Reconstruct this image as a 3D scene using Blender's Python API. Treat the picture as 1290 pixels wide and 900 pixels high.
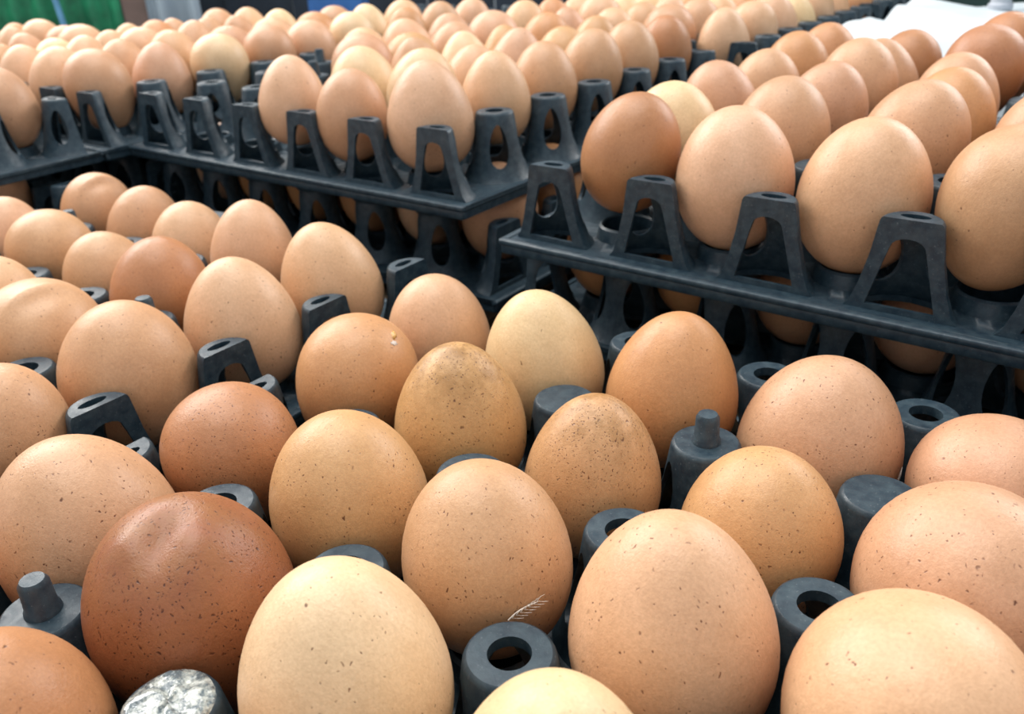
import bpy, bmesh, math, random
from mathutils import Vector, Matrix

for o in list(bpy.data.objects):
    bpy.data.objects.remove(o, do_unlink=True)
scene = bpy.context.scene
COL = scene.collection
rng = random.Random(11)

# ------------------------------------------------------------------ scale
P = 0.048                 # egg spacing in a tray (metres); lattice units below are multiples of it
Z0 = 0.215                # height of the front tray's egg centres above the floor
DECK = -0.62              # tray deck, post top and cup foot relative to egg centres (lattice units)
PTOP = 0.08
FOOT = -0.95
LEVEL = 1.03              # stacking height of a tray
def W(x, y, z):
    return Vector((x * P, y * P, z * P + Z0))

# ------------------------------------------------------------------ camera
cam_d = bpy.data.cameras.new('camera')
cam = bpy.data.objects.new('camera', cam_d)
COL.objects.link(cam)
right = Vector((0.8098022, 0.58509223, -0.04344509))
up = Vector((-0.23113187, 0.38620732, 0.89298486))
fwd = Vector((-0.53925732, 0.71309956, -0.447985))
M = Matrix((right, up, -fwd)).transposed().to_4x4()
M.translation = W(6.20192501, -0.62969652, 2.86973515)
cam.matrix_world = M
cam_d.sensor_width = 36.0
cam_d.lens = 36.0 * 1079.225 / 1290.0
cam_d.clip_start = 0.01
cam_d.dof.use_dof = True
cam_d.dof.focus_distance = 4.4 * P
cam_d.dof.aperture_fstop = 25.0
scene.camera = cam
FWDH = Vector((fwd.x, fwd.y, 0)).normalized()
RGTH = Vector((FWDH.y, -FWDH.x, 0))

# ------------------------------------------------------------------ world, lights, exposure
world = bpy.data.worlds.new('daylight')
scene.world = world
world.use_nodes = True
bg = world.node_tree.nodes['Background']
bg.inputs[0].default_value = (0.74, 0.88, 1.0, 1)
bg.inputs[1].default_value = 0.78
def area(name, pos, target, sx, sy, power, col):
    d = bpy.data.lights.new(name, 'AREA')
    d.shape = 'RECTANGLE'; d.size = sx; d.size_y = sy; d.energy = power; d.color = col
    o = bpy.data.objects.new(name, d)
    COL.objects.link(o)
    o.location = pos
    o.rotation_euler = (Vector(target) - Vector(pos)).to_track_quat('-Z', 'Y').to_euler()
    return o
MID = W(0, 6, 0)
area('open_side_daylight_left', MID + Vector((-2.3, 0.5, 1.5)), MID, 2.4, 1.3, 96, (1.0, 0.96, 0.915))
area('open_side_daylight_right', MID + Vector((0.9, 3.3, 1.5)), MID + Vector((0.1, 0.3, 0)), 2.2, 1.2, 72, (1.0, 0.98, 0.96))
area('roof_light', MID + Vector((-0.25, 0.0, 2.2)), MID, 1.8, 1.8, 48, (1.0, 0.96, 0.92))
scene.view_settings.view_transform = 'Standard'
scene.view_settings.look = 'None'
scene.view_settings.gamma = 1
scene.view_settings.use_curve_mapping = False
scene.view_settings.exposure = 0.10

# ------------------------------------------------------------------ helpers
def link(name, mesh, parent=None, mat=None):
    o = bpy.data.objects.new(name, mesh)
    COL.objects.link(o)
    if parent is not None:
        o.parent = parent
    if mat is not None and not mesh.materials:
        mesh.materials.append(mat)
    return o
def empty(name, loc, rot=(0, 0, 0)):
    o = bpy.data.objects.new(name, None)
    o.empty_display_size = 0.02
    COL.objects.link(o)
    o.location = loc
    o.rotation_euler = rot
    return o
def tag(o, label, cat, group=None, kind=None):
    if label: o['label'] = label
    if cat: o['category'] = cat
    if group: o['group'] = group
    if kind: o['kind'] = kind
    return o
def mesh_of(name, verts, faces, smooth=False, angle=None):
    m = bpy.data.meshes.new(name)
    m.from_pydata([tuple(v) for v in verts], [], faces)
    m.validate()
    bm = bmesh.new(); bm.from_mesh(m)
    bmesh.ops.remove_doubles(bm, verts=bm.verts, dist=1e-6)
    bmesh.ops.recalc_face_normals(bm, faces=bm.faces)
    bm.to_mesh(m); bm.free()
    if smooth or angle:
        for p in m.polygons: p.use_smooth = True
        if angle: m.set_sharp_from_angle(angle=math.radians(angle))
    return m
def box_data(x0, x1, y0, y1, z0, z1):
    v = [(x, y, z) for z in (z0, z1) for y in (y0, y1) for x in (x0, x1)]
    f = [(0, 2, 3, 1), (4, 5, 7, 6), (0, 1, 5, 4), (2, 6, 7, 3), (0, 4, 6, 2), (1, 3, 7, 5)]
    return v, f
class MB:
    def __init__(self): self.v = []; self.f = []
    def add(self, v, f):
        n = len(self.v); self.v += [tuple(a) for a in v]; self.f += [tuple(i + n for i in q) for q in f]
    def box(self, *a): self.add(*box_data(*a))
    def lathe(self, prof, c=(0, 0), n=24, close=False, a0=0.0):
        v = []; f = []; k = len(prof)
        for i in range(n):
            t = 2 * math.pi * i / n + a0
            v += [(c[0] + r * math.cos(t), c[1] + r * math.sin(t), z) for r, z in prof]
        for i in range(n):
            j = (i + 1) % n
            for q in range(k - 1 + (1 if close else 0)):
                r = (q + 1) % k
                f.append((i * k + q, j * k + q, j * k + r, i * k + r))
        self.add(v, f)
    def tube(self, pts, rad, n=8):
        pts = [Vector(p) for p in pts]; v = []; f = []
        rads = rad if isinstance(rad, (list, tuple)) else [rad] * len(pts)
        for i, p in enumerate(pts):
            t = (pts[min(i + 1, len(pts) - 1)] - pts[max(i - 1, 0)]).normalized()
            a = t.orthogonal().normalized(); b = t.cross(a)
            for k in range(n):
                th = 2 * math.pi * k / n
                v.append(p + (a * math.cos(th) + b * math.sin(th)) * rads[i])
        for i in range(len(pts) - 1):
            for k in range(n):
                f.append((i * n + k, i * n + (k + 1) % n, (i + 1) * n + (k + 1) % n, (i + 1) * n + k))
        f.append(tuple(range(n))[::-1]); f.append(tuple((len(pts) - 1) * n + k for k in range(n)))
        self.add(v, f)
    def mesh(self, name, **k): return mesh_of(name, self.v, self.f, **k)

# ------------------------------------------------------------------ materials
def mat(name):
    m = bpy.data.materials.new(name); m.use_nodes = True
    nt = m.node_tree
    return m, nt, nt.nodes['Principled BSDF']
def node(nt, kind, **kw):
    n = nt.nodes.new(kind)
    for k, v in kw.items(): setattr(n, k, v)
    return n
def ramp(nt, src, stops):
    r = node(nt, 'ShaderNodeValToRGB')
    e = r.color_ramp.elements
    while len(e) < len(stops): e.new(0.5)
    for i, (p, c) in enumerate(stops):
        e[i].position = p; e[i].color = c if len(c) == 4 else (*c, 1)
    nt.links.new(src, r.inputs[0])
    return r
def mixc(nt, fac, a, b, mode='MIX'):
    n = node(nt, 'ShaderNodeMix', data_type='RGBA', blend_type=mode)
    for s, i in ((fac, 0), (a, 6), (b, 7)):
        if hasattr(s, 'links'): nt.links.new(s, n.inputs[i])
        else: n.inputs[i].default_value = s if i == 0 else (*s, 1)
    return n.outputs[2]
def math_n(nt, op, a, b=None, clamp=False):
    n = node(nt, 'ShaderNodeMath', operation=op, use_clamp=clamp)
    for s, i in ((a, 0), (b, 1)):
        if s is None: continue
        if hasattr(s, 'links'): nt.links.new(s, n.inputs[i])
        else: n.inputs[i].default_value = s
    return n.outputs[0]
def noise(nt, vec, scale, detail=3, rough=0.55):
    n = node(nt, 'ShaderNodeTexNoise')
    n.inputs['Scale'].default_value = scale; n.inputs['Detail'].default_value = detail
    n.inputs['Roughness'].default_value = rough
    nt.links.new(vec, n.inputs['Vector'])
    return n.outputs['Fac']

# egg shell: hue from the object's colour, pores, speckles and tip stain as the shell's own pigment
EGG, nt, bs = mat('egg_shell')
tc = node(nt, 'ShaderNodeTexCoord'); oi = node(nt, 'ShaderNodeObjectInfo')
off = node(nt, 'ShaderNodeVectorMath', operation='SCALE')
comb = node(nt, 'ShaderNodeCombineXYZ')
nt.links.new(oi.outputs['Random'], comb.inputs[0]); nt.links.new(oi.outputs['Random'], comb.inputs[1])
nt.links.new(comb.outputs[0], off.inputs[0]); off.inputs['Scale'].default_value = 37.0
addv = node(nt, 'ShaderNodeVectorMath', operation='ADD')
nt.links.new(tc.outputs['Object'], addv.inputs[0]); nt.links.new(off.outputs[0], addv.inputs[1])
V = addv.outputs[0]
def attr(name):
    a = node(nt, 'ShaderNodeAttribute', attribute_type='OBJECT', attribute_name=name)
    return a.outputs['Fac']
A_SPECK, A_STAIN = attr('speckle'), attr('stain')
base = oi.outputs['Color']
mott = ramp(nt, noise(nt, V, 2.2, 4), [(0.3, (0.93, 0.90, 0.86)), (0.7, (1.06, 1.07, 1.08))])
c = mixc(nt, 1.0, base, mott.outputs[0], 'MULTIPLY')
fine = ramp(nt, noise(nt, V, 28, 3, 0.6), [(0.35, (0.93, 0.91, 0.89)), (0.65, (1.05, 1.05, 1.05))])
c = mixc(nt, 1.0, c, fine.outputs[0], 'MULTIPLY')
# stain near the upper tip
sep = node(nt, 'ShaderNodeSeparateXYZ'); nt.links.new(tc.outputs['Object'], sep.inputs[0])
tipg = node(nt, 'ShaderNodeMapRange'); nt.links.new(sep.outputs[2], tipg.inputs[0])
tipg.inputs[1].default_value = 0.25; tipg.inputs[2].default_value = 0.95
tipn = ramp(nt, noise(nt, V, 3.2, 5, 0.65), [(0.38, (0, 0, 0)), (0.62, (1, 1, 1))])
tipf = math_n(nt, 'MULTIPLY', math_n(nt, 'MULTIPLY', tipg.outputs[0], tipn.outputs[0]), A_STAIN, True)
c = mixc(nt, tipf, c, (0.30, 0.14, 0.035))
# speckles: two voronoi populations, thinned by noise, warped so they are not round
warp = node(nt, 'ShaderNodeTexNoise'); warp.inputs['Scale'].default_value = 9.0
nt.links.new(V, warp.inputs['Vector'])
wv = node(nt, 'ShaderNodeVectorMath', operation='SCALE'); nt.links.new(warp.outputs['Color'], wv.inputs[0]); wv.inputs['Scale'].default_value = 0.13
V2 = node(nt, 'ShaderNodeVectorMath', operation='ADD'); nt.links.new(V, V2.inputs[0]); nt.links.new(wv.outputs[0], V2.inputs[1])
def specks(scale, r0, r1, gate0, gate1, gscale):
    vo = node(nt, 'ShaderNodeTexVoronoi'); vo.inputs['Scale'].default_value = scale
    nt.links.new(V2.outputs[0], vo.inputs['Vector'])
    dot = ramp(nt, vo.outputs['Distance'], [(r0, (1, 1, 1)), (r1, (0, 0, 0))])
    sc = node(nt, 'ShaderNodeSeparateColor'); nt.links.new(vo.outputs['Color'], sc.inputs[0])
    keep = math_n(nt, 'LESS_THAN', sc.outputs[0], math_n(nt, 'MULTIPLY', math_n(nt, 'MULTIPLY', A_SPECK, gate1), math_n(nt, 'ADD', math_n(nt, 'MULTIPLY', math_n(nt, 'MULTIPLY', tipg.outputs[0], A_STAIN), 1.6), 1.0)))
    g = ramp(nt, noise(nt, V, gscale, 2), [(gate0, (0.25, 0.25, 0.25)), (gate0 + 0.15, (1, 1, 1))])
    return math_n(nt, 'MULTIPLY', math_n(nt, 'MULTIPLY', dot.outputs[0], keep), g.outputs[0], True)
s1 = specks(11, 0.10, 0.22, 0.42, 0.42, 2.0)
s2 = specks(24, 0.15, 0.30, 0.38, 0.55, 2.6)
sp = math_n(nt, 'MAXIMUM', s1, s2)
dark = mixc(nt, 1.0, c, (0.24, 0.15, 0.11), 'MULTIPLY')
c = mixc(nt, math_n(nt, 'MULTIPLY', sp, 0.95), c, dark)
nt.links.new(c, bs.inputs['Base Color'])
bs.inputs['Roughness'].default_value = 0.40
bs.inputs['Specular IOR Level'].default_value = 0.5
bump = node(nt, 'ShaderNodeBump'); bump.inputs['Strength'].default_value = 0.32; bump.inputs['Distance'].default_value = 0.0006
h1 = noise(nt, V, 55, 2, 0.6); h2 = noise(nt, V, 8, 3, 0.5)
hh = math_n(nt, 'ADD', math_n(nt, 'MULTIPLY', h1, 0.5), math_n(nt, 'MULTIPLY', h2, 0.8))
hh = math_n(nt, 'SUBTRACT', hh, math_n(nt, 'MULTIPLY', sp, 0.5))
nt.links.new(hh, bump.inputs['Height']); nt.links.new(bump.outputs[0], bs.inputs['Normal'])

# dark blue-grey polypropylene with dusty scuffs
PLA, nt, bs = mat('tray_plastic')
tc = node(nt, 'ShaderNodeTexCoord'); oi = node(nt, 'ShaderNodeObjectInfo')
cmb = node(nt, 'ShaderNodeVectorMath', operation='SCALE'); cb = node(nt, 'ShaderNodeCombineXYZ')
nt.links.new(oi.outputs['Random'], cb.inputs[0]); nt.links.new(cb.outputs[0], cmb.inputs[0]); cmb.inputs['Scale'].default_value = 3.0
ad = node(nt, 'ShaderNodeVectorMath', operation='ADD')
nt.links.new(tc.outputs['Object'], ad.inputs[0]); nt.links.new(cmb.outputs[0], ad.inputs[1])
V = ad.outputs[0]
d1 = ramp(nt, noise(nt, V, 260, 5, 0.65), [(0.38, (0.010, 0.026, 0.040)), (0.80, (0.046, 0.074, 0.088))])
d2 = ramp(nt, noise(nt, V, 1400, 2, 0.5), [(0.66, (0, 0, 0)), (0.74, (1, 1, 1))])
c = mixc(nt, math_n(nt, 'MULTIPLY', d2.outputs[0], 0.35), d1.outputs[0], (0.20, 0.23, 0.24))
nt.links.new(c, bs.inputs['Base Color'])
rr = ramp(nt, noise(nt, V, 300, 4), [(0.3, (0.36, 0.36, 0.36)), (0.7, (0.56, 0.56, 0.56))])
nt.links.new(rr.outputs[0], bs.inputs['Roughness'])
bs.inputs['Specular IOR Level'].default_value = 0.5
bump = node(nt, 'ShaderNodeBump'); bump.inputs['Strength'].default_value = 0.25; bump.inputs['Distance'].default_value = 0.0005
nt.links.new(noise(nt, V, 520, 3), bump.inputs['Height']); nt.links.new(bump.outputs[0], bs.inputs['Normal'])

def simple(name, col, rough=0.6, var=0.12, scale=30, bump_d=0.0, metal=0.0):
    m, nt, bs = mat(name)
    tc = node(nt, 'ShaderNodeTexCoord')
    n = noise(nt, tc.outputs['Object'], scale, 4)
    lo = tuple(x * (1 - var) for x in col); hi = tuple(min(1, x * (1 + var)) for x in col)
    r = ramp(nt, n, [(0.3, lo), (0.7, hi)])
    nt.links.new(r.outputs[0], bs.inputs['Base Color'])
    bs.inputs['Roughness'].default_value = rough; bs.inputs['Metallic'].default_value = metal
    if bump_d:
        b = node(nt, 'ShaderNodeBump'); b.inputs['Distance'].default_value = bump_d; b.inputs['Strength'].default_value = 0.6
        nt.links.new(n, b.inputs['Height']); nt.links.new(b.outputs[0], bs.inputs['Normal'])
    return m
FLOORM = simple('concrete', (0.30, 0.29, 0.28), 0.8, 0.2, 12, 0.002)
WOOD = simple('pallet_wood', (0.16, 0.10, 0.06), 0.75, 0.3, 40, 0.001)
WHITE = simple('white_sheet', (0.62, 0.68, 0.71), 0.5, 0.05, 30, 0.004)
GREEN = simple('green_mesh_fabric', (0.004, 0.14, 0.060), 0.6, 0.35, 25, 0.002)
BLUEROPE = simple('blue_strap', (0.10, 0.26, 0.42), 0.6, 0.2, 60)
BROWN = simple('brown_timber', (0.115, 0.075, 0.062), 0.8, 0.2, 20, 0.001)
GREY = simple('grey_tarpaulin', (0.24, 0.29, 0.33), 0.55, 0.12, 8, 0.003)
DARK = simple('dark_boards', (0.012, 0.02, 0.032), 0.8, 0.3, 10)
BLUE = simple('blue_crate', (0.02, 0.10, 0.30), 0.5, 0.2, 20)
DGREEN = simple('dark_green_rail', (0.012, 0.035, 0.030), 0.6, 0.3, 15)
POLE = simple('white_pole', (0.40, 0.42, 0.46), 0.4, 0.05, 20)
SHELL_IN = simple('shell_flake', (0.62, 0.34, 0.10), 0.25, 0.1, 300)
FEATH = simple('feather_down', (0.80, 0.72, 0.62), 0.8, 0.1, 300)
SCUFF = simple('dried_smear', (0.85, 0.74, 0.64), 0.3, 0.15, 900, 0.0004)
CLEAR, nt, bs = mat('dried_egg_white')
tc = node(nt, 'ShaderNodeTexCoord')
n1 = ramp(nt, noise(nt, tc.outputs['Object'], 420, 5, 0.7), [(0.42, (0.10, 0.13, 0.14)), (0.56, (0.45, 0.47, 0.42)), (0.68, (0.85, 0.86, 0.80))])
nt.links.new(n1.outputs[0], bs.inputs['Base Color'])
bs.inputs['Roughness'].default_value = 0.07
bs.inputs['Coat Weight'].default_value = 1.0
b = node(nt, 'ShaderNodeBump'); b.inputs['Distance'].default_value = 0.0012; b.inputs['Strength'].default_value = 0.8
nt.links.new(noise(nt, tc.outputs['Object'], 380, 2), b.inputs['Height']); nt.links.new(b.outputs[0], bs.inputs['Normal'])

# ------------------------------------------------------------------ setting
def quad_floor(name, x0, x1, y0, y1, z, m):
    o = link(name, mesh_of(name, *box_data(x0, x1, y0, y1, z - 0.02, z)), None, m)
    tag(o, None, None, kind='structure'); return o
fl = quad_floor('floor', -6, 6, -4, 6, 0.0, FLOORM)
tag(fl, 'grey concrete floor under the egg stacks', None)

# back wall: dark boards across the far left, seen above the last eggs
def camxy(depth, lateral):
    p = cam.matrix_world.translation + FWDH * depth + RGTH * lateral
    return p.x, p.y
def facing(o, depth, lateral, z=0.0):
    x, y = camxy(depth, lateral)
    o.location = (x, y, z)
    o.rotation_euler = (0, 0, math.atan2(RGTH.y, RGTH.x))
wall = empty('wall_back', (0, 0, 0)); facing(wall, 2.75, 0.0)
tag(wall, 'dark board wall behind the stacks of trays', None, kind='structure')
bw = mesh_of('board', *box_data(-0.098, 0.098, 0, 0.02, 0, 1.6))
bw.materials.append(DARK)
for k in range(40):
    o = link('board', bw, wall); o.location = (-3.9 + 0.2 * k, 0.004 * (k % 2), 0)

# green pleated mesh curtain at far left
def pleated(name, w, h, amp, folds, m, parent=None, nx=90, nz=6, th=0.004, flare=0.0):
    v = []; f = []
    for side in (0, 1):
        for iz in range(nz + 1):
            for ix in range(nx + 1):
                t = ix / nx; s = iz / nz
                x = (t - 0.5) * w * (1 + flare * (1 - s))
                y = amp * math.sin(t * folds * 2 * math.pi + 0.6 * math.sin(5 * t)) * (0.5 + 0.5 * (1 - s)) + side * th
                v.append((x, y, s * h))
    n = (nx + 1) * (nz + 1)
    for iz in range(nz):
        for ix in range(nx):
            a = iz * (nx + 1) + ix
            f.append((a, a + 1, a + nx + 2, a + nx + 1)); f.append((n + a, n + a + nx + 1, n + a + nx + 2, n + a + 1))
    for ix in range(nx):
        a = ix; f.append((a, n + a, n + a + 1, a + 1)); a = nz * (nx + 1) + ix; f.append((a, a + 1, n + a + 1, n + a))
    return link(name, mesh_of(name, v, f, smooth=True), parent, m)
gc = empty('mesh_curtain', (0, 0, 0)); facing(gc, 2.45, -1.272)
tag(gc, 'green mesh curtain hanging behind the eggs at far left', 'curtain')
o = pleated('cloth', 0.78, 1.35, 0.012, 12, GREEN, gc); o.location.x = -0.10
rb = MB(); rb.tube([(0.155, -0.035, 0.0), (0.15, -0.035, 0.12), (0.135, -0.037, 0.30), (0.08, -0.035, 0.6), (0.05, -0.033, 1.3)], 0.008)
link('strap', rb.mesh('strap', smooth=True), gc, BLUEROPE)
bp = MB(); bp.box(-0.032, 0.032, -0.03, 0.03, 0, 1.5); bp.box(-0.034, 0.034, -0.034, 0.034, 0, 0.06)
o = link('timber_post', bp.mesh('timber_post'), None, BROWN); facing(o, 2.47, -0.944)
tag(o, 'brown timber post between green curtain and grey tarpaulin', 'post')
o = pleated('tarpaulin', 0.125, 1.2, 0.016, 2, GREY, None, flare=0.15); facing(o, 2.42, -0.835)
tag(o, 'grey tarpaulin hanging right of the brown post', 'tarpaulin')
# blue plastic crate beyond the far eggs
cr = empty('plastic_crate', (0, 0, 0)); facing(cr, 2.3, -0.385, 0.0)
tag(cr, 'blue plastic crate against the dark boards, behind the far eggs', 'crate')
m = MB(); m.box(-0.065, 0.065, -0.06, 0.06, 0.0, 0.02)
m.box(-0.065, 0.065, -0.06, -0.052, 0.02, 0.34); m.box(-0.065, 0.065, 0.052, 0.06, 0.02, 0.34)
m.box(-0.065, -0.057, -0.052, 0.052, 0.02, 0.34); m.box(0.057, 0.065, -0.052, 0.052, 0.02, 0.34)
link('body', m.mesh('body'), cr, BLUE)
m = MB()
for s in (-1, 1):
    m.box(-0.072, 0.072, s * 0.064 - 0.006, s * 0.064 + 0.006, 0.325, 0.347)
    m.box(s * 0.069 - 0.006, s * 0.069 + 0.006, -0.066, 0.066, 0.325, 0.347)
link('rim', m.mesh('rim'), cr, BLUE)

# white sheet-covered table at the back right
tb = empty('covered_table', W(6.75, 16.6, 0) - Vector((0, 0, Z0)))
tag(tb, 'table under a crumpled white sheet behind the right-hand trays', 'table')
TT = 1.03 * P + Z0
tw, td = 5.2 * P, 3.35 * P
m = MB(); m.box(-tw, tw, -td, td, TT - 0.035, TT - 0.008); link('tabletop', m.mesh('tabletop'), tb, WOOD)
for sx in (-1, 1):
    for sy in (-1, 1):
        m = MB(); m.box(sx * (tw - 0.03) - 0.02, sx * (tw - 0.03) + 0.02, sy * (td - 0.03) - 0.02, sy * (td - 0.03) + 0.02, 0, TT - 0.035)
        link('leg', m.mesh('leg'), tb, WOOD)
r2 = random.Random(5); nx, ny = 60, 72; v = []; f = []
ph = [(r2.uniform(20, 90), r2.uniform(20, 90), r2.uniform(0, 6), r2.uniform(0.0004, 0.0014)) for _ in range(9)]
for side in (0, 1):
    for iy in range(ny + 1):
        for ix in range(nx + 1):
            sx = -1.05 + 2.10 * ix / nx; sy = -1.05 + 2.10 * iy / ny
            x = max(-1.012, min(1.012, sx)) * tw; y = max(-1.012, min(1.012, sy)) * td
            z = TT + sum(a * math.sin(kx * x + ky * y + p) for kx, ky, p, a in ph) + 0.004
            if abs(sx) > 1.012 or abs(sy) > 1.012: z = TT - 0.05 - 0.012 * math.sin(40 * x + 30 * y)
            v.append((x, y, z - side * 0.003))
n = (nx + 1) * (ny + 1)
for iy in range(ny):
    for ix in range(nx):
        a = iy * (nx + 1) + ix
        f.append((a, a + 1, a + nx + 2, a + nx + 1)); f.append((n + a, n + a + nx + 1, n + a + nx + 2, n + a + 1))
link('sheet', mesh_of('sheet', v, f, smooth=True), tb, WHITE)
rl = MB(); rl.box(-0.55, 0.55, -0.015, 0.015, 0.0, 0.40); rl.box(-0.55, 0.55, -0.025, 0.025, 0.40, 0.425)
o = link('low_partition', rl.mesh('low_partition'), None, DGREEN); o.location = (13.2 * P, 21.2 * P, 0)
tag(o, 'dark green low partition beyond the white sheet', 'partition')
pm = MB(); pm.lathe([(0.0, 0), (0.0105, 0), (0.0105, 0.004), (0.0085, 0.006), (0.0085, 0.7), (0.0, 0.7)], n=24)
o = link('metal_pole', pm.mesh('metal_pole', angle=40), None, POLE); o.location = (3.45 * P, 18.6 * P, TT + 0.004)
tag(o, 'slim white pole standing on the white sheet', 'pole')

# ------------------------------------------------------------------ tray meshes (local units metres, origin at tray base centre)
ZB = -FOOT
def zl(z): return (z + ZB) * P
def boolean(target, cutters, op='DIFFERENCE'):
    """target mesh minus list of cutter meshes -> new mesh"""
    t = bpy.data.objects.new('tmp', target); COL.objects.link(t); tmp = [t]
    for cm in cutters:
        c_ = bpy.data.objects.new('tmpc', cm); COL.objects.link(c_); tmp.append(c_)
        md = t.modifiers.new('b', 'BOOLEAN'); md.operation = op; md.object = c_; md.solver = 'EXACT'
    bpy.context.view_layer.update()
    dg = bpy.context.evaluated_depsgraph_get()
    m = bpy.data.meshes.new_from_object(t.evaluated_get(dg))
    for o_ in tmp: bpy.data.objects.remove(o_, do_unlink=True)
    return m
def finish(m, name, ang=32):
    m.name = name
    for p in m.polygons: p.use_smooth = True
    m.set_sharp_from_angle(angle=math.radians(ang))
    m.materials.clear(); m.materials.append(PLA)
    return m
S = 1.0   # posts are modelled in lattice units, then scaled
def lathe_solid(prof, n=40):
    b_ = MB(); b_.lathe(prof, n=n); return b_.mesh('s')
OUT = [(0, DECK - 0.02), (0.385, DECK - 0.02), (0.385, DECK), (0.345, DECK + 0.05), (0.295, DECK + 0.20), (0.245, DECK + 0.42), (0.208, PTOP - 0.03), (0.198, PTOP - 0.008), (0.186, PTOP), (0, PTOP)]
INN = [(0, DECK - 0.1), (0.35, DECK - 0.1), (0.35, DECK - 0.0), (0.31, DECK + 0.06), (0.262, DECK + 0.20), (0.212, DECK + 0.42), (0.172, PTOP - 0.06), (0, PTOP - 0.06)]
def oval_prism(ang, zc, hw, hh, r0, r1, n=20):
    v = []; f = []
    ca, sa = math.cos(ang), math.sin(ang)
    for r in (r0, r1):
        for i in range(n):
            t = 2 * math.pi * i / n
            y = hw * math.cos(t) * (1.0 - 0.28 * math.sin(t)); z = zc + hh * math.sin(t)
            v.append((ca * r - sa * y, sa * r + ca * y, z))
    f.append(tuple(range(n))); f.append(tuple(range(n, 2 * n))[::-1])
    for i in range(n): f.append((i, n + i, n + (i + 1) % n, (i + 1) % n))
    return mesh_of('ov', v, f)
def cyl(r, z0, z1, n=28, sx=1.0, c=(0, 0)):
    b_ = MB(); b_.lathe([(0, z0), (r, z0), (r, z1), (0, z1)], n=n)
    b_.v = [(x * sx + c[0], y + c[1], z) for x, y, z in b_.v]
    return b_.mesh('c')
def box_m(*a): return mesh_of('b', *box_data(*a))
def scale_mesh(m):
    m.transform(Matrix.Translation((0, 0, ZB * P)) @ Matrix.Scale(P, 4)); return m
wins = [oval_prism(math.radians(45 + 90 * k), DECK + 0.36, 0.10, 0.225, 0.08, 0.6) for k in range(4)]
hole = cyl(0.098, -0.3, 0.4)
post_open = finish(scale_mesh(boolean(lathe_solid(OUT), [lathe_solid(INN), hole] + wins)), 'post_open')
post_closed = finish(scale_mesh(boolean(lathe_solid(OUT), [lathe_solid(INN)] + wins)), 'post_closed')
# edge post: cone cut by a flat face with an arched opening (outer side is -y)
CUT = -0.01
def arch_prism(y0, y1):
    pts = [(-0.235, DECK + 0.045), (0.235, DECK + 0.045), (0.125, PTOP - 0.23)]
    for i in range(1, 8):
        t = math.pi * i / 8
        pts.append((0.118 * math.cos(t), PTOP - 0.21 + 0.075 * math.sin(t)))
    pts.append((-0.125, PTOP - 0.23))
    n = len(pts)
    v = [(x, y, z) for y in (y0, y1) for x, z in pts]
    f = [tuple(range(n)), tuple(range(n, 2 * n))[::-1]] + [(i, n + i, n + (i + 1) % n, (i + 1) % n) for i in range(n)]
    return mesh_of('ar', v, f)
half_in = boolean(lathe_solid(INN), [box_m(-1, 1, -1, CUT + 0.03, -3, 3)])
slot = cyl(0.043, -0.3, 0.4, sx=2.3, c=(0, 0.078)); 
half_wins = [oval_prism(math.radians(a), DECK + 0.36, 0.10, 0.215, 0.09, 0.6) for a in (45, 135)]
post_half = finish(scale_mesh(boolean(lathe_solid(OUT), [box_m(-1, 1, -1, CUT, -3, 3), half_in, slot, arch_prism(-0.5, CUT + 0.05)] + half_wins)), 'post_half')
b_ = MB(); b_.lathe([(0, PTOP - 0.01), (0.088, PTOP - 0.01), (0.084, PTOP + 0.02), (0.075, PTOP + 0.03), (0.070, PTOP + 0.165), (0.055, PTOP + 0.19), (0, PTOP + 0.195)], n=24)
peg_mesh = finish(scale_mesh(b_.mesh('peg')), 'peg', 40)
# dried egg white film on one post top
b_ = MB(); n_ = 28
prof_r = [0.0, 0.05, 0.10, 0.15, 0.182, 0.188]
vv = []; ff = []
for ir, r_ in enumerate(prof_r):
    for i in range(n_):
        t = 2 * math.pi * i / n_
        z_ = PTOP + (0.022 + 0.012 * math.sin(3 * t + 7 * r_ * 5) + 0.010 * math.cos(5 * t - 30 * r_)) * (1 if ir < 4 else (0.5 if ir == 4 else -0.3))
        vv.append((r_ * math.cos(t), r_ * math.sin(t), z_))
for ir in range(len(prof_r) - 1):
    for i in range(n_):
        ff.append((ir * n_ + i, ir * n_ + (i + 1) % n_, (ir + 1) * n_ + (i + 1) % n_, (ir + 1) * n_ + i))
film_mesh = scale_mesh(mesh_of('film', vv, ff, smooth=True)); film_mesh.materials.append(CLEAR)

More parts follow.
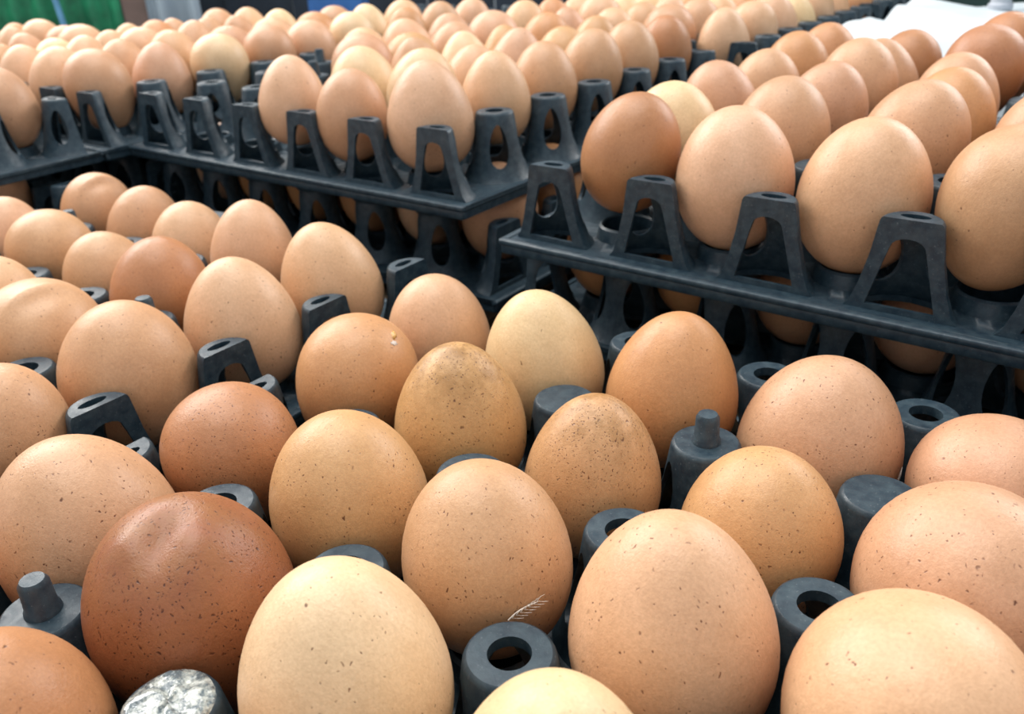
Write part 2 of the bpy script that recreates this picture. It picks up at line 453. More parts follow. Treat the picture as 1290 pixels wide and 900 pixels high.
# deck: plate with a seat ring in every cell and open wells under the posts
FX, FY = 0.46, 0.17
def build_deck():
    d = MB(); T0, T1 = DECK - 0.045, DECK
    RH, RC = 0.29, 0.345
    n = 48
    def outer(t):
        c_, s_ = math.cos(t), math.sin(t)
        best = 0.5 / max(abs(c_), abs(s_))
        cx, cy = math.copysign(0.5, c_), math.copysign(0.5, s_)
        b2 = c_ * cx + s_ * cy; q2 = b2 * b2 - (0.5 - RC * RC)
        if q2 > 0: best = min(best, b2 - math.sqrt(q2))
        return best
    angs = []
    a0 = math.atan2(0.5 - RC, 0.5)
    for k in range(4):
        s_ = k * math.pi / 2
        angs += [s_ + a0 * t for t in (-1, 0, 1)]
        angs += [s_ + a0 + (math.pi / 2 - 2 * a0) * t / 6 for t in range(1, 6)]
    n = len(angs)
    for ix in range(5):
        for iy in range(6):
            cx, cy = ix - 2, iy - 2.5
            v = []
            for t in angs:
                ro = outer(t)
                for (r_, z_) in ((RH, T1), (ro, T1), (ro, T0), (RH, T0)):
                    v.append((cx + r_ * math.cos(t), cy + r_ * math.sin(t), z_))
            f = []
            for i in range(n):
                j = (i + 1) % n
                for q in range(3): f.append((i * 4 + q, i * 4 + q + 1, j * 4 + q + 1, j * 4 + q))
            d.add(v, f)
            d.lathe([(RH, T1), (0.262, -0.515), (0.24, -0.50), (0.225, -0.515), (0.24, T0), (0.20, FOOT), (0.235, FOOT), (0.27, T0), (RH, T0)], (cx, cy), n=24)
    for sx in (-1, 1):                       # wide side flanges with half wells
        ys = []
        for k in range(7):
            for q in (-RC, -0.9 * RC, -0.7 * RC, -0.4 * RC, 0, 0.4 * RC, 0.7 * RC, 0.9 * RC, RC): ys.append((k - 3 + q, q))
        ys = [(y, q) for y, q in ys if -3.0001 <= y <= 3.0001]
        v = []; f = []
        for y, q in ys:
            xi = math.sqrt(max(0, RC * RC - q * q))
            for x_, z_ in ((2.5 + xi, T1), (2.5 + FX, T1), (2.5 + FX, T0), (2.5 + xi, T0)): v.append((sx * x_, y, z_))
        for i in range(len(ys) - 1):
            for q in range(4): f.append((i * 4 + q, i * 4 + (q + 1) % 4, i * 4 + 4 + (q + 1) % 4, i * 4 + 4 + q))
        d.add(v, f)
    for sy in (-1, 1):
        y0, y1 = sorted((sy * 3.0, sy * (3.0 + FY)))
        d.box(-2.5 - FX, 2.5 + FX, y0, y1, T0, T1)
        y0, y1 = sorted((sy * 3.0, sy * (3.0 - 0.06)))
        d.box(-2.5, 2.5, y0, y1, T0 + 0.004, T1 - 0.004)
    return finish(scale_mesh(d.mesh('deck')), 'deck', 35)
deck_mesh = build_deck()
def build_rim():
    d = MB(); X, Y = 2.5 + FX, 3 + FY; w = 0.05
    for (z0, z1, e) in ((DECK - 0.125, DECK - 0.02, 0.0), (DECK - 0.04, DECK + 0.012, 0.014)):
        d.box(-X - e, X + e, -Y - e, -Y + w, z0, z1); d.box(-X - e, X + e, Y - w, Y + e, z0, z1)
        d.box(-X - e, -X + w, -Y + w, Y - w, z0, z1); d.box(X - w, X + e, -Y + w, Y - w, z0, z1)
    m_ = d.mesh('rim')
    bm = bmesh.new(); bm.from_mesh(m_)
    bmesh.ops.bevel(bm, geom=list(bm.edges), offset=0.008, segments=1, affect='EDGES')
    bm.to_mesh(m_); bm.free()
    return finish(scale_mesh(m_), 'rim', 50)
rim_mesh = build_rim()

def tray(cx, cy, z, yaw, label, rot90=False, tilt=0.0, special=None, group='black plastic egg trays', seed=0):
    """z is the egg-centre height in lattice units; special maps local post (col,row) to a top type"""
    r = empty('egg_tray', W(cx, cy, z + FOOT), (tilt, 0, yaw + (math.pi / 2 if rot90 else 0)))
    tag(r, label, 'egg tray', group)
    link('deck', deck_mesh, r); link('rim', rim_mesh, r)
    rr_ = random.Random(seed)
    for ix in range(6):
        for iy in range(7):
            kind = (special or {}).get((ix, iy))
            if iy in (0, 6):
                o_ = link('post', post_half, r)
                if iy == 6: o_.rotation_euler = (0, 0, math.pi)
            else:
                if kind is None and (ix * 2 + iy * 3 + seed) % 11 == 0: kind = 'peg'
                closed = kind in ('closed', 'peg', 'film')
                o_ = link('post', post_closed if closed else post_open, r)
                if kind == 'peg': link('peg', peg_mesh, o_)['label'] = 'stubby stacking peg'
                if kind == 'film':
                    q_ = link('dried_film', film_mesh, o_); q_['label'] = 'glossy dried egg white on post top'
            o_.location = ((ix - 2.5) * P, (iy - 3) * P, 0)
    return r

# ------------------------------------------------------------------ pallets (one under each stack)
def pallet(cx, cy, ztop, yaw, label):
    top = W(0, 0, ztop).z
    r = empty('pallet', W(cx, cy, 0) - Vector((0, 0, Z0)), (0, 0, yaw))
    tag(r, label, 'pallet', 'wooden pallets under the stacks')
    for k in range(5):
        o_ = link('deck_board', pal_board, r); o_.location = (0, (k - 2) * 0.0585, top - 0.018)
    for k in range(3):
        m_ = MB(); m_.box(-0.02, 0.02, -0.14, 0.14, 0, top - 0.018)
        o_ = link('bearer', m_.mesh('bearer'), r, WOOD); o_.location = ((k - 1) * 0.115, 0, 0)
m_ = MB(); m_.box(-0.139, 0.139, -0.025, 0.025, 0, 0.018); pal_board = m_.mesh('deck_board'); pal_board.materials.append(WOOD)

# ------------------------------------------------------------------ eggs
def egg_mesh(name, k, nu=48, nv=32, sculpt=None):
    v = []; f = []
    best = max(math.sqrt(1 - t * t) * math.exp(-k * t) for t in [i / 200 - 1 for i in range(401)])
    for i in range(nv + 1):
        t = -math.cos(math.pi * i / nv)
        r_ = math.sqrt(max(0, 1 - t * t)) * math.exp(-k * t) / best
        if i in (0, nv): v.append(Vector((0, 0, t))); continue
        for j in range(nu):
            a = 2 * math.pi * j / nu
            v.append(Vector((r_ * math.cos(a), r_ * math.sin(a), t)))
    if sculpt: v = [sculpt(p) for p in v]
    def idx(i, j): return 1 + (i - 1) * nu + j % nu
    for j in range(nu):
        f.append((0, idx(1, j + 1), idx(1, j))); f.append((len(v) - 1, idx(nv - 1, j), idx(nv - 1, j + 1)))
    for i in range(1, nv - 1):
        for j in range(nu): f.append((idx(i, j), idx(i, j + 1), idx(i + 1, j + 1), idx(i + 1, j)))
    m_ = mesh_of(name, v, f, smooth=True); m_.materials.append(EGG)
    return m_
SHAPES = {'point': egg_mesh('egg_pointed', 0.17), 'mid': egg_mesh('egg_even', 0.06), 'blunt': egg_mesh('egg_blunt', -0.12), 'cone': egg_mesh('egg_conical', 0.25)}
VIEW = (-fwd).normalized()
def dent(p):
    # shallow hollow with a raised lip to its left on the tip facing the camera
    q = p.normalized(); c0 = Vector((0.10, -0.30, 0.95)).normalized(); c1 = Vector((-0.28, -0.36, 0.88)).normalized()
    d = q - c0; e0 = math.hypot(d.x / 0.17, (d.y - 0.3 * d.x) / 0.30); d1 = (q - c1).length; d2 = (q - Vector((0.42, -0.30, 0.86)).normalized()).length
    return p * (1 - 0.085 * math.exp(-e0 ** 2) + 0.030 * math.exp(-(d1 / 0.20) ** 2) + 0.018 * math.exp(-(d2 / 0.22) ** 2))
def ridge(p):
    q = p.normalized(); c0 = Vector((0.2, -0.25, 0.94)).normalized()
    d = q - c0; s_ = d.dot(Vector((0.75, -0.6, 0.0)).normalized()); l_ = d.length
    return p * (1 + 0.045 * math.exp(-(s_ / 0.10) ** 2) * math.exp(-(l_ / 0.42) ** 2) - 0.05 * math.exp(-((s_ - 0.24) / 0.14) ** 2) * math.exp(-(l_ / 0.5) ** 2))
SHAPES['dent'] = egg_mesh('egg_dented', -0.03, 96, 72, dent)
SHAPES['ridge'] = egg_mesh('egg_ridged', -0.05, 72, 56, ridge)

COLS = {'tan': (0.58, 0.318, 0.168), 'peach': (0.67, 0.39, 0.22), 'pale': (0.74, 0.51, 0.285), 'pink': (0.58, 0.315, 0.175),
        'orange': (0.57, 0.275, 0.115), 'golden': (0.585, 0.322, 0.138), 'brown': (0.45, 0.20, 0.085), 'dark': (0.29, 0.10, 0.038)}
WORDS = {'tan': 'tan', 'peach': 'peach-coloured', 'pale': 'pale cream', 'pink': 'pinkish tan', 'orange': 'orange-tan', 'golden': 'golden tan', 'brown': 'brown', 'dark': 'dark brown'}
def egg(x, y, z, r, h, shape='mid', lean=0.0, pitch=0.0, col='tan', speck=0.3, stain=0.0, label='', group=None, jitter=True):
    o_ = link('egg', SHAPES[shape])
    rot = Matrix.Rotation(math.radians(lean), 3, FWDH) @ Matrix.Rotation(math.radians(pitch), 3, RGTH)
    if jitter and shape not in ('dent', 'ridge'):
        rot = rot @ Matrix.Rotation(rng.uniform(0, 6.28), 3, 'Z')
    elif shape in ('dent', 'ridge'):
        rot = rot @ Matrix((RGTH, FWDH, Vector((0, 0, 1)))).transposed()
    mw = rot.to_4x4() @ Matrix.Diagonal((r * P, r * P, h * P, 1))
    mw.translation = W(x, y, z)
    o_.matrix_world = mw
    cj = COLS[col]; q = rng.uniform(0.95, 1.05) if jitter else 1.0
    o_.color = (cj[0] * q, cj[1] * q * rng.uniform(0.97, 1.03), cj[2] * q * rng.uniform(0.95, 1.06), 1)
    o_['speckle'] = float(speck); o_['stain'] = float(stain)
    tag(o_, label, 'egg', group)
    return o_

T = {'fg1': (0, 0, 0, 0), 'fg2': (-0.4619, 0.1826, 0.1094, -0.0122), 'mid': (-0.0107, 6.3226, 1.0505, -0.019), 'right': (2.5922, 5.9949, 1.0157, -0.0357),
     'L': (-9.95, -0.30, 1.06, 0.0), 'L2': (-9.95, 6.12, 1.06, -0.01), 'LL': (-16.1, 4.05, 1.0, 0.0), 'L3': (-9.95, 12.55, 1.05, 0.0), 'mid2': (-3.6, 13.15, 1.06, -0.005), 'mid3': (-3.55, 19.65, 1.06, 0.0)}
TILT = {'right': 0.030}
def pos(tr, i, j, dx=0, dy=0, dz=0):
    t = T[tr]; c_, s_ = math.cos(t[3]), math.sin(t[3])
    return (t[0] + c_ * i - s_ * j + dx, t[1] + s_ * i + c_ * j + dy, t[2] + dz)

FG1 = {(5,2):(0.013,0.009,0.089,0.461,0.571),(4,2):(-0.005,-0.004,0.028,0.431,0.534),(3,2):(0.004,0.003,-0.023,0.451,0.559),(2,2):(-0.014,-0.01,-0.06,0.419,0.483),(6,3):(0.015,0.011,-0.06,0.491,0.605),(5,3):(0.029,0.021,-0.06,0.423,0.485),(4,3):(0.01,0.007,-0.051,0.409,0.52),(3,3):(0.004,0.003,0.012,0.434,0.539),(2,3):(0.035,0.025,-0.026,0.434,0.539),(5,4):(0.014,0.01,-0.06,0.485,0.587),(4,4):(0.024,0.017,0.057,0.44,0.546),(3,4):(-0.012,-0.009,0.013,0.441,0.547),(2,4):(-0.013,-0.009,-0.036,0.41,0.52),(6,4):(-0.035,-0.025,-0.06,0.433,0.47),(4,1):(0.008,0.006,0.103,0.445,0.551),(3,1):(-0.028,-0.02,-0.052,0.491,0.609),(2,1):(0.002,0.001,-0.021,0.48,0.595),(6,2):(0.01,0.007,0.069,0.466,0.577),(3,0):(0.023,0.017,-0.027,0.439,0.545),(5,1):(0.042,0.03,0.091,0.405,0.52)}
# shape, lean, pitch, colour, speckle, stain, label
FG1S = {
 (5,2):('point',-3,0,'peach',0.26,0,'large peach egg with pointed top, largest in the centre foreground'),
 (4,2):('mid',-6,0,'tan',0.35,0,'tan egg with a wisp of feather on its right flank'),
 (3,2):('mid',-4,0,'golden',0.30,0,'round golden tan egg right beside the dark dented egg, one row behind'),
 (2,2):('blunt',-20,0,'brown',0.75,0.1,'speckled orange-brown egg leaning left at the front tray seam'),
 (6,3):('blunt',-6,0,'pink',0.35,0,'large rough pinkish tan egg at the right frame edge, behind the bottom right corner egg'),
 (5,3):('mid',3,0,'golden',0.35,0,'golden tan egg left of the capped post at right'),
 (4,3):('point',4,0,'golden',1.0,0.8,'golden egg heavily peppered with dark brown specks around its tip'),
 (3,3):('point',0,0,'golden',0.6,0.9,'golden egg with an ochre stained tip near the centre'),
 (2,3):('blunt',12,0,'orange',0.12,0,'orange-tan egg with a chipped flake of shell at upper right'),
 (5,4):('mid',8,0,'pink',0.4,0,'pinkish tan egg with a white scuff on its right side'),
 (4,4):('point',6,0,'orange',0.12,0,'tall plain orange-tan egg in the back row, right of the cream egg'),
 (3,4):('point',-8,0,'pale',0.05,0,'pale cream egg, lightest in the back row of the front tray'),
 (2,4):('mid',-4,0,'peach',0.08,0,'smooth peach egg at the back left corner of the front tray'),
 (6,4):('blunt',0,0,'pink',0.3,0,'pinkish tan egg in the back row, cut by the right frame edge'),
 (4,1):('point',-3,0,'pale',0.14,0,'pale peach egg with pointed top right of the dark dented egg'),
 (3,1):('dent',-4,0,'dark',1.0,0.35,'dark brown speckled egg with a dented top'),
 (2,1):('mid',-10,0,'tan',0.4,0,'large tan egg behind the pegged post at lower left'),
 (6,2):('blunt',-10,0,'peach',0.16,0,'warm peach egg at the bottom right corner of the picture'),
 (3,0):('mid',8,0,'brown',0.3,0,'orange-brown egg cut by the bottom left corner of the picture'),
 (5,1):('point',0,0,'pale',0.2,0,'pale peach egg whose tip alone shows at the bottom edge centre')}
FG2 = {(1,1):(0.077,0.056,-0.06,0.405,0.499),(1,2):(-0.005,-0.003,-0.06,0.481,0.57),(0,2):(-0.097,-0.07,-0.06,0.483,0.54),(-1,2):(-0.003,-0.002,-0.026,0.405,0.52),(1,3):(0.005,0.004,-0.048,0.465,0.577),(0,3):(-0.042,-0.031,0.002,0.429,0.533),(-1,3):(0.015,0.011,-0.06,0.405,0.476),(-2,3):(0.01,0.007,-0.045,0.421,0.522),(-3,3):(0.028,0.02,-0.047,0.405,0.52),(1,4):(-0.009,-0.006,-0.023,0.453,0.561),(0,4):(-0.037,-0.027,0.082,0.405,0.52),(-1,4):(-0.043,-0.031,-0.06,0.405,0.505),(-2,4):(0.035,0.025,-0.047,0.405,0.52),(-3,4):(0.063,0.046,-0.029,0.405,0.52)}
FG2S = {
 (1,1):('mid',10,0,'tan',0.3,0,'tan egg at the left frame edge above the large tan egg'),
 (1,2):('mid',3,0,'tan',0.15,0,'big smooth tan egg with faint scratches, left of the tray seam'),
 (0,2):('ridge',0,0,'tan',0.12,0,'glossy tan egg with a ridged shell at left'),
 (-1,2):('mid',8,0,'peach',0.1,0,'peach egg at left frame edge above the ridged egg'),
 (1,3):('point',-3,0,'peach',0.25,0,'tall peach egg with dark flecks near its glossy left shoulder'),
 (0,3):('mid',8,0,'brown',0.2,0.1,'brownish egg with dull top behind the tall flecked egg'),
 (-1,3):('mid',-8,0,'tan',0.1,0,'small tan egg left of the dull brownish egg'),
 (-2,3):('blunt',-5,0,'tan',0.15,0,'rounded tan egg three from the back row at left'),
 (-3,3):('mid',8,0,'peach',0.1,0,'peach egg at the left edge below the raised left tray'),
 (1,4):('point',-8,0,'peach',0.2,0,'peach egg in the back row at the seam, beside a cut post'),
 (0,4):('point',3,0,'peach',0.05,0,'plain peach egg second from the seam in the back row'),
 (-1,4):('mid',0,0,'peach',0.1,0,'peach egg third from the seam in the back row'),
 (-2,4):('mid',10,0,'tan',0.1,0,'tan egg fourth from the seam in the back row'),
 (-3,4):('ridge',5,0,'tan',0.1,0,'tan egg with ridged tip in the inner corner below two raised trays')}
RT = {(0,0):(0.008,0.006,0.046,0.428,0.531),(1,0):(-0.013,-0.009,-0.053,0.472,0.585),(2,0):(0.007,0.005,-0.057,0.474,0.588),(3,0):(-0.02,-0.014,-0.008,0.464,0.575),(0,1):(-0.097,-0.07,-0.03,0.455,0.548),(1,1):(-0.049,-0.035,0.085,0.428,0.53),(2,1):(0.042,0.031,0.118,0.425,0.527),(0,2):(-0.097,-0.07,0.053,0.405,0.52),(1,2):(-0.031,-0.023,0.09,0.405,0.52),(2,2):(0.058,0.042,0.075,0.405,0.52),(0,3):(-0.057,-0.041,0.041,0.405,0.52),(1,3):(-0.061,-0.044,0.181,0.418,0.52),(2,3):(-0.097,-0.07,0.088,0.405,0.52),(0,4):(-0.097,-0.07,0.114,0.41,0.52),(1,4):(-0.087,-0.063,0.067,0.405,0.52),(0,5):(-0.097,-0.07,0.106,0.405,0.52),(1,5):(-0.097,-0.07,0.09,0.405,0.483),(2,4):(-0.092,-0.067,0.236,0.405,0.52),(2,5):(-0.097,-0.07,0.267,0.405,0.52),(3,1):(0.002,0.002,0.126,0.405,0.52)}
RTS = {(0,0):('mid',14,'brown',0.1),(1,0):('mid',-2,'peach',0.05),(2,0):('mid',4,'peach',0.05),(3,0):('blunt',10,'tan',0.05),(0,1):('mid',0,'pale',0.05),(1,1):('mid',10,'pink',0.2),(2,1):('mid',16,'tan',0.25),
       (0,2):('mid',-10,'pink',0.1),(1,2):('mid',10,'pink',0.2),(2,2):('mid',8,'orange',0.05),(0,3):('mid',5,'tan',0.1),(1,3):('mid',6,'pink',0.1),(2,3):('mid',0,'tan',0.1),(2,4):('blunt',10,'brown',0.1),(2,5):('mid',12,'brown',0.1),(1,5):('mid',6,'brown',0.1),(0,4):('mid',5,'orange',0.1),(0,5):('mid',5,'orange',0.1)}
MD = {(0,0):(0.014,0.01,0.061,0.466,0.578),(-1,0):(-0.097,-0.07,-0.006,0.405,0.52),(-2,0):(-0.097,-0.07,0.091,0.405,0.52),(0,1):(0.081,0.059,0.085,0.405,0.52),(0,2):(0.067,0.049,0.069,0.405,0.52),(0,3):(0.097,0.07,0.108,0.415,0.52),(0,4):(0.094,0.068,0.102,0.405,0.52),(0,5):(0.095,0.069,0.08,0.405,0.52)}
MDS = {(0,0):('point',-2,'peach',0.1),(-1,0):('mid',4,'pink',0.05),(-2,0):('point',2,'peach',0.1),(0,1):('point',0,'peach',0.05),(0,2):('mid',0,'tan',0.05),(0,3):('mid',8,'tan',0.1),(0,4):('mid',0,'tan',0.05),(0,5):('mid',4,'brown',0.05)}
ORD = ['first', 'second', 'third', 'fourth', 'fifth', 'sixth', 'seventh']
CARD = ['one', 'two', 'three', 'four', 'five', 'six', 'seven']

# trays -----------------------------------------------------------------------
def ctr(tr, i, j):
    return pos(tr, i, j)
# front tray: six cells along X; local (col,row) of a turned tray: row runs along -X ... see special()
def special_front(d):
    out = {}
    for (x, y), k in d.items():
        lx, ly = x - 4.5, y - 2.0            # lattice offsets from the tray centre
        ax, ay = ly, -lx                     # undo the quarter turn
        out[(int(round(ax + 2.5)), int(round(ay + 3)))] = k
    return out
spec = {(5.5,2.5):'open',(4.5,1.5):'open',(4.5,2.5):'open',(5.5,3.5):'closed',(4.5,3.5):'peg',(3.5,3.5):'closed',(3.5,2.5):'open',(3.5,1.5):'open',(2.5,1.5):'open',(5.5,4.5):'open',(4.5,4.5):'open',(3.5,4.5):'open',(2.5,4.5):'open',(2.5,0.5):'peg',(3.5,0.5):'film',(4.5,0.5):'open',(2.5,2.5):'open',(2.5,3.5):'open',(6.5,2.5):'open',(6.5,3.5):'open',(6.5,4.5):'open'}
def stack(tr, ci, cj, top_label, low_label, front=False, seed=0, special=None, shift=(0, 0), low_special=None):
    x, y, z = pos(tr, ci, cj); yaw = T[tr][3]; tl = TILT.get(tr, 0.0)
    tray(x, y, z + tl * 0.0, yaw, top_label, rot90=front, tilt=tl, special=special, seed=seed)
    tray(x + shift[0], y + shift[1], z - LEVEL, yaw, low_label, rot90=not front, seed=seed + 3, special=low_special)
    pallet(x + shift[0], y + shift[1], z - LEVEL + FOOT, yaw, 'wooden pallet under ' + top_label)
stack('fg1', 4.5, 2, 'black egg tray in the foreground, nearest the camera', 'black egg tray beneath the foreground tray', True, 1, special_front(spec))
stack('fg2', -1.5, 2, 'black egg tray at lower left beyond the seam', 'black egg tray beneath the lower left tray', True, 2)
stack('mid', -2, 2.5, 'raised black tray in the middle with empty cells at its left', 'black tray under the raised middle tray', False, 4, {(0, 3): 'peg', (1, 2): 'peg', (0, 2): 'open', (1, 1): 'open', (0, 1): 'open', (2, 1): 'peg'})
# the right tray pivots on its front edge
stack('right', 2, 2.5, 'raised black tray at the right, nearest raised one', 'black tray under the raised right tray', False, 5)
stack('L', 2, 2.5, 'raised black tray cut by the left frame edge', 'black tray under the raised left tray', False, 6, shift=(-0.36, 0))
stack('L2', 2, 2.5, 'raised black tray left of the middle tray, further back', 'black tray under the back left tray', False, 7, shift=(-0.2, 0.2))
stack('LL', 2, 2.5, 'farthest left black tray in front of the green curtain', 'black tray under the farthest left tray', False, 8)
stack('L3', 2, 2.5, 'far half-empty black tray in front of the dark boards', 'black tray under the far half-empty tray', False, 9, shift=(0, 0.35))
stack('mid2', 2, 2.5, 'black tray directly behind the raised middle tray', 'black tray under the second middle tray', False, 10, shift=(0, 0.2))
stack('mid3', 2, 2.5, 'farthest black tray in the middle column, top edge', 'black tray under the farthest middle tray', False, 11, shift=(0, 0.2))

# hand-matched eggs -------------------------------------------------------------
FEGG = {}
for (i, j), (dx, dy, dz, r, h) in FG1.items():
    s = FG1S[(i, j)]
    FEGG[(i, j)] = egg(*pos('fg1', i, j, dx, dy, dz), r, h, s[0], s[1], s[2], s[3], s[4], s[5], s[6], 'eggs in the front tray', jitter=False)
for (i, j), (dx, dy, dz, r, h) in FG2.items():
    s = FG2S[(i, j)]
    egg(*pos('fg2', i, j, dx, dy, dz), r, h, s[0], s[1], s[2], s[3], s[4], s[5], s[6], 'eggs in the lower left tray', jitter=False)
PAL = ['tan', 'tan', 'peach', 'peach', 'pink', 'pink', 'orange', 'golden', 'pale']
def rnd_egg(tr, i, j, label_tail, group, data=None, sty=None, pal=PAL):
    if data: dx, dy, dz, r, h = data
    else:
        r = rng.uniform(0.415, 0.455); h = min(0.60, r * rng.uniform(1.2, 1.3))
        dx, dy, dz = rng.uniform(-0.04, 0.04), rng.uniform(-0.04, 0.04), TILT.get(tr, 0) * j + rng.uniform(-0.03, 0.07)
    if sty: sh, lean, col, sp_ = sty
    else: sh, lean, col, sp_ = rng.choice(['point', 'mid', 'mid', 'blunt', 'cone']), rng.uniform(-10, 10), rng.choice(pal), rng.uniform(0, 0.2)
    return egg(*pos(tr, i, j, dx, dy, dz), r, h, sh, lean, rng.uniform(-8, 8), col, sp_, 0, '%s egg, %s' % (WORDS[col], label_tail), group)
for i in range(2, 8):
    for j in range(5):
        if (i, j) in FG1: continue
        rnd_egg('fg1', i, j, 'front tray row %s, %s from the seam' % (CARD[j], ORD[i - 2]), 'eggs in the front tray')
for i in range(1, -5, -1):
    for j in range(1, 5):
        if (i, j) in FG2 or (i, j) == (-4, 4): continue
        rnd_egg('fg2', i, j, 'lower left tray, row %s from front, %s from the seam' % (CARD[j], ORD[1 - i]), 'eggs in the lower left tray')
for i in range(5):
    for j in range(6):
        rnd_egg('right', i, j, 'row %s from the front, %s from left, raised right tray' % (CARD[j], ORD[i]), 'eggs in the raised right tray', RT.get((i, j)), RTS.get((i, j)))
for i in range(0, -5, -1):
    for j in range(6):
        if (i, j) in ((-3, 0), (-4, 0), (-3, 1), (-4, 1), (-4, 2)): continue
        rnd_egg('mid', i, j, 'row %s from the front, %s from right, raised middle tray' % (CARD[j], ORD[-i]), 'eggs in the raised middle tray', MD.get((i, j)), MDS.get((i, j)))
OVEREXPOSED_PAL = ['peach', 'peach', 'tan', 'pink', 'pale', 'orange']  # far trays: overexposure painted in as a paler mix of shell colours
for i in range(2, 5):
    for j in range(2, 6):
        rnd_egg('L', i, j, 'raised left tray, %s from its right edge, %s from its back' % (ORD[4 - i], ORD[5 - j]), 'eggs in the raised left tray', pal=OVEREXPOSED_PAL)
for i in range(5):
    for j in range(6):
        rnd_egg('L2', i, j, 'row %s from the front, %s from right, back left tray' % (CARD[j], ORD[4 - i]), 'eggs in the back left tray', pal=OVEREXPOSED_PAL)
for i in range(2, 5):
    for j in range(1, 6):
        rnd_egg('LL', i, j, 'row %s from the front, %s from right, farthest left tray' % (CARD[j], ORD[4 - i]), 'eggs in the farthest left tray', pal=OVEREXPOSED_PAL)
for (i, j) in [(4,0),(3,0),(2,0),(4,1),(3,1),(4,2)]:
    rnd_egg('L3', i, j, 'row %s, %s from right, far half-empty tray' % (CARD[j], ORD[4 - i]), 'eggs in the far half-empty tray', pal=OVEREXPOSED_PAL)
for i in range(5):
    for j in range(6):
        rnd_egg('mid2', i, j, 'row %s from the front, %s from right, second middle tray' % (CARD[j], ORD[4 - i]), 'eggs in the second middle tray', pal=OVEREXPOSED_PAL)
    for j in range(3):
        rnd_egg('mid3', i, j, 'row %s from the front, %s from right, farthest middle tray' % (CARD[j], ORD[4 - i]), 'eggs in the farthest middle tray', pal=OVEREXPOSED_PAL)
# eggs of the trays below: under the raised trays and glimpsed through post holes
def low_eggs(tr, ci, cj, cells, name, group, nx, ny):
    x, y, z = pos(tr, ci, cj); t = T[tr]; c_, s_ = math.cos(t[3]), math.sin(t[3])
    for (a, b2, tail) in cells:
        col = rng.choice(['tan', 'peach', 'pink', 'orange'])
        egg(x + c_ * a - s_ * b2, y + s_ * a + c_ * b2, z - LEVEL, 0.44, 0.55, 'mid', rng.uniform(-4, 4), 0, col, 0.1, 0, '%s egg, %s' % (WORDS[col], tail), group)
for nm, tr, ci, edge in (('middle', 'mid', -2, 'left'), ('right', 'right', 2, 'left')):
    low_eggs(tr, ci, 2.5, [(k - 2.5, q - 2, 'lower tray under raised %s tray, row %s, %s from %s' % (nm, CARD[q], ORD[k], edge)) for k in range(6) for q in range(2)], nm, 'eggs in the tray under the raised %s tray' % nm, 6, 2)
low_eggs('L', 2 - 0.36, 2.5, [(2.5, q - 2, 'lower tray under raised left tray, %s from its back' % ORD[4 - q]) for q in (2, 3, 4)], 'left', 'eggs in the tray under the raised left tray', 1, 3)
low_eggs('fg1', 4.5, 2, [(a, b2, 'beneath the front tray, under row %s post %s from left' % (CARD[int(b2 + 2.5)], ORD[int(a + 2)])) for a in (-2, -1, 0, 1) for b2 in (-0.5, 0.5, 1.5, 2.5)], 'front', 'eggs in the tray under the front tray', 4, 4)

# small things -----------------------------------------------------------------
def on_egg(o_, d):
    """point and normal on an egg's surface towards world direction d"""
    mi = o_.matrix_world.inverted().to_3x3()
    dl = (mi @ d).normalized()
    best = None
    for v_ in o_.data.vertices:
        q = v_.co.normalized().dot(dl)
        if best is None or q > best[0]: best = (q, v_.co.copy())
    p_ = o_.matrix_world @ best[1]
    nrm = (o_.matrix_world.to_3x3().inverted().transposed() @ Vector((best[1].x, best[1].y, best[1].z))).normalized()
    return p_, nrm
UPV = Vector((0, 0, 1)); TOCAM = -FWDH
p_, n_ = on_egg(FEGG[(4, 2)], TOCAM * 0.9 + RGTH * 0.42 + UPV * 0.08)
ta = (RGTH + UPV * 0.35).normalized(); ta = (ta - n_ * ta.dot(n_)).normalized(); tb_ = n_.cross(ta)
f_ = MB()
f_.tube([p_ + n_ * 0.0006 + ta * (k * 0.0016 - 0.004) + tb_ * 0.0006 * math.sin(k * 0.8) for k in range(6)], [0.00016] * 5 + [0.00006], 6)
for k in range(7):
    b0 = p_ + n_ * 0.0007 + ta * (k * 0.0011 - 0.003)
    for s_ in (-1, 1):
        f_.tube([b0, b0 + ta * 0.0012 + tb_ * s_ * 0.0009 + n_ * 0.0003, b0 + ta * 0.0022 + tb_ * s_ * 0.0012 + n_ * 0.0008], [0.00009, 0.00007, 0.00003], 5)
o = link('feather', f_.mesh('feather'), None, FEATH); tag(o, 'tiny pale feather wisp stuck to a tan egg in front', 'feather')
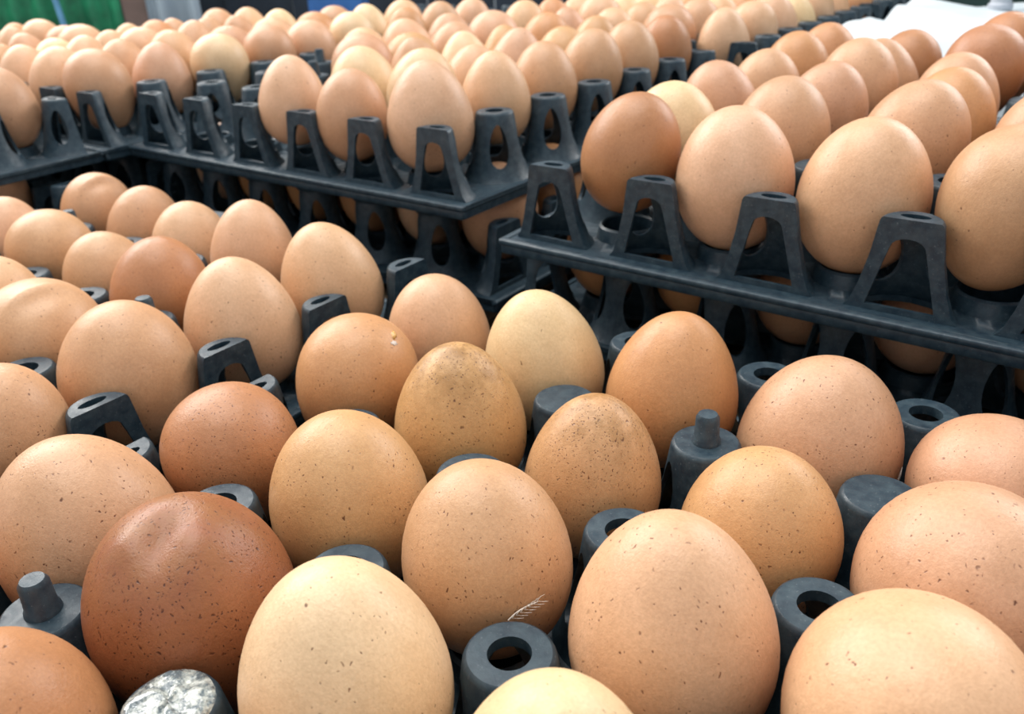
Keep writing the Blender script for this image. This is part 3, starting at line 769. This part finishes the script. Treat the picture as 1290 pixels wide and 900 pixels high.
def patch(name, host, d, w, h_, m, lift, label, rag=0.35, ang=0.0, seed=1):
    pc, nn = on_egg(host, d); a_ = UPV - nn * UPV.dot(nn); a_.normalize(); b3 = nn.cross(a_)
    a2 = a_ * math.cos(ang) + b3 * math.sin(ang); b3 = nn.cross(a2); a_ = a2
    rr_ = random.Random(seed); n2 = 18; v = [pc + nn * lift]; f = []
    for ring, (sc, lf) in enumerate(((0.55, lift * 0.9), (1.0, 0.0001), (0.95, -0.0004))):
        for k in range(n2):
            t = 2 * math.pi * k / n2; q = sc * (1 + rr_.uniform(-rag, rag))
            pt = pc + a_ * (h_ * q * math.cos(t)) + b3 * (w * q * math.sin(t))
            cc = host.matrix_world.translation
            e_, m2 = on_egg_fast(host, pt - cc)
            v.append(e_ + m2 * lf)
    for k in range(n2):
        f.append((0, 1 + k, 1 + (k + 1) % n2))
        for ring in range(2):
            a0 = 1 + ring * n2
            f.append((a0 + k, a0 + n2 + k, a0 + n2 + (k + 1) % n2, a0 + (k + 1) % n2))
    me = mesh_of(name, [host.matrix_world.inverted() @ x for x in v], f, smooth=True)
    o_ = link(name, me, host, m); o_['label'] = label
    return o_
def on_egg_fast(o_, d):
    # exact radial hit on the ellipsoid-like shell: march along d
    mi = o_.matrix_world.inverted().to_3x3(); dl = mi @ d; dl.normalize()
    k = {'egg_blunt': -0.12, 'egg_even': 0.06, 'egg_pointed': 0.17}.get(o_.data.name, 0.0)
    best = max(math.sqrt(1 - t * t) * math.exp(-k * t) for t in [i / 100 - 1 for i in range(201)])
    lo, hi = 0.5, 1.4
    for _ in range(30):
        s_ = (lo + hi) / 2; q = dl * s_
        inside = abs(q.z) < 1 and math.hypot(q.x, q.y) < math.sqrt(1 - q.z * q.z) * math.exp(-k * q.z) / best
        if inside: lo = s_
        else: hi = s_
    p = dl * lo
    nn = (o_.matrix_world.to_3x3().inverted().transposed() @ p).normalized()
    return o_.matrix_world @ p, nn
bpy.context.view_layer.update()
patch('shell_flake', FEGG[(2, 3)], RGTH * 0.72 + UPV * 0.90 + TOCAM * 0.12, 0.0019, 0.0010, SHELL_IN, 0.0007, 'cracked flake of shell', 0.35, 0.3, 4)
patch('shell_flake', FEGG[(2, 3)], RGTH * 0.66 + UPV * 0.80 + TOCAM * 0.30, 0.0009, 0.0014, SCUFF, 0.0002, 'glossy crack in the shell', 0.4, 0.9, 7)
patch('dried_smear', FEGG[(5, 4)], RGTH * 0.80 + UPV * -0.08 + TOCAM * 0.60, 0.0013, 0.0026, SCUFF, 0.0003, 'white dried smear', 0.4, -0.5, 9)
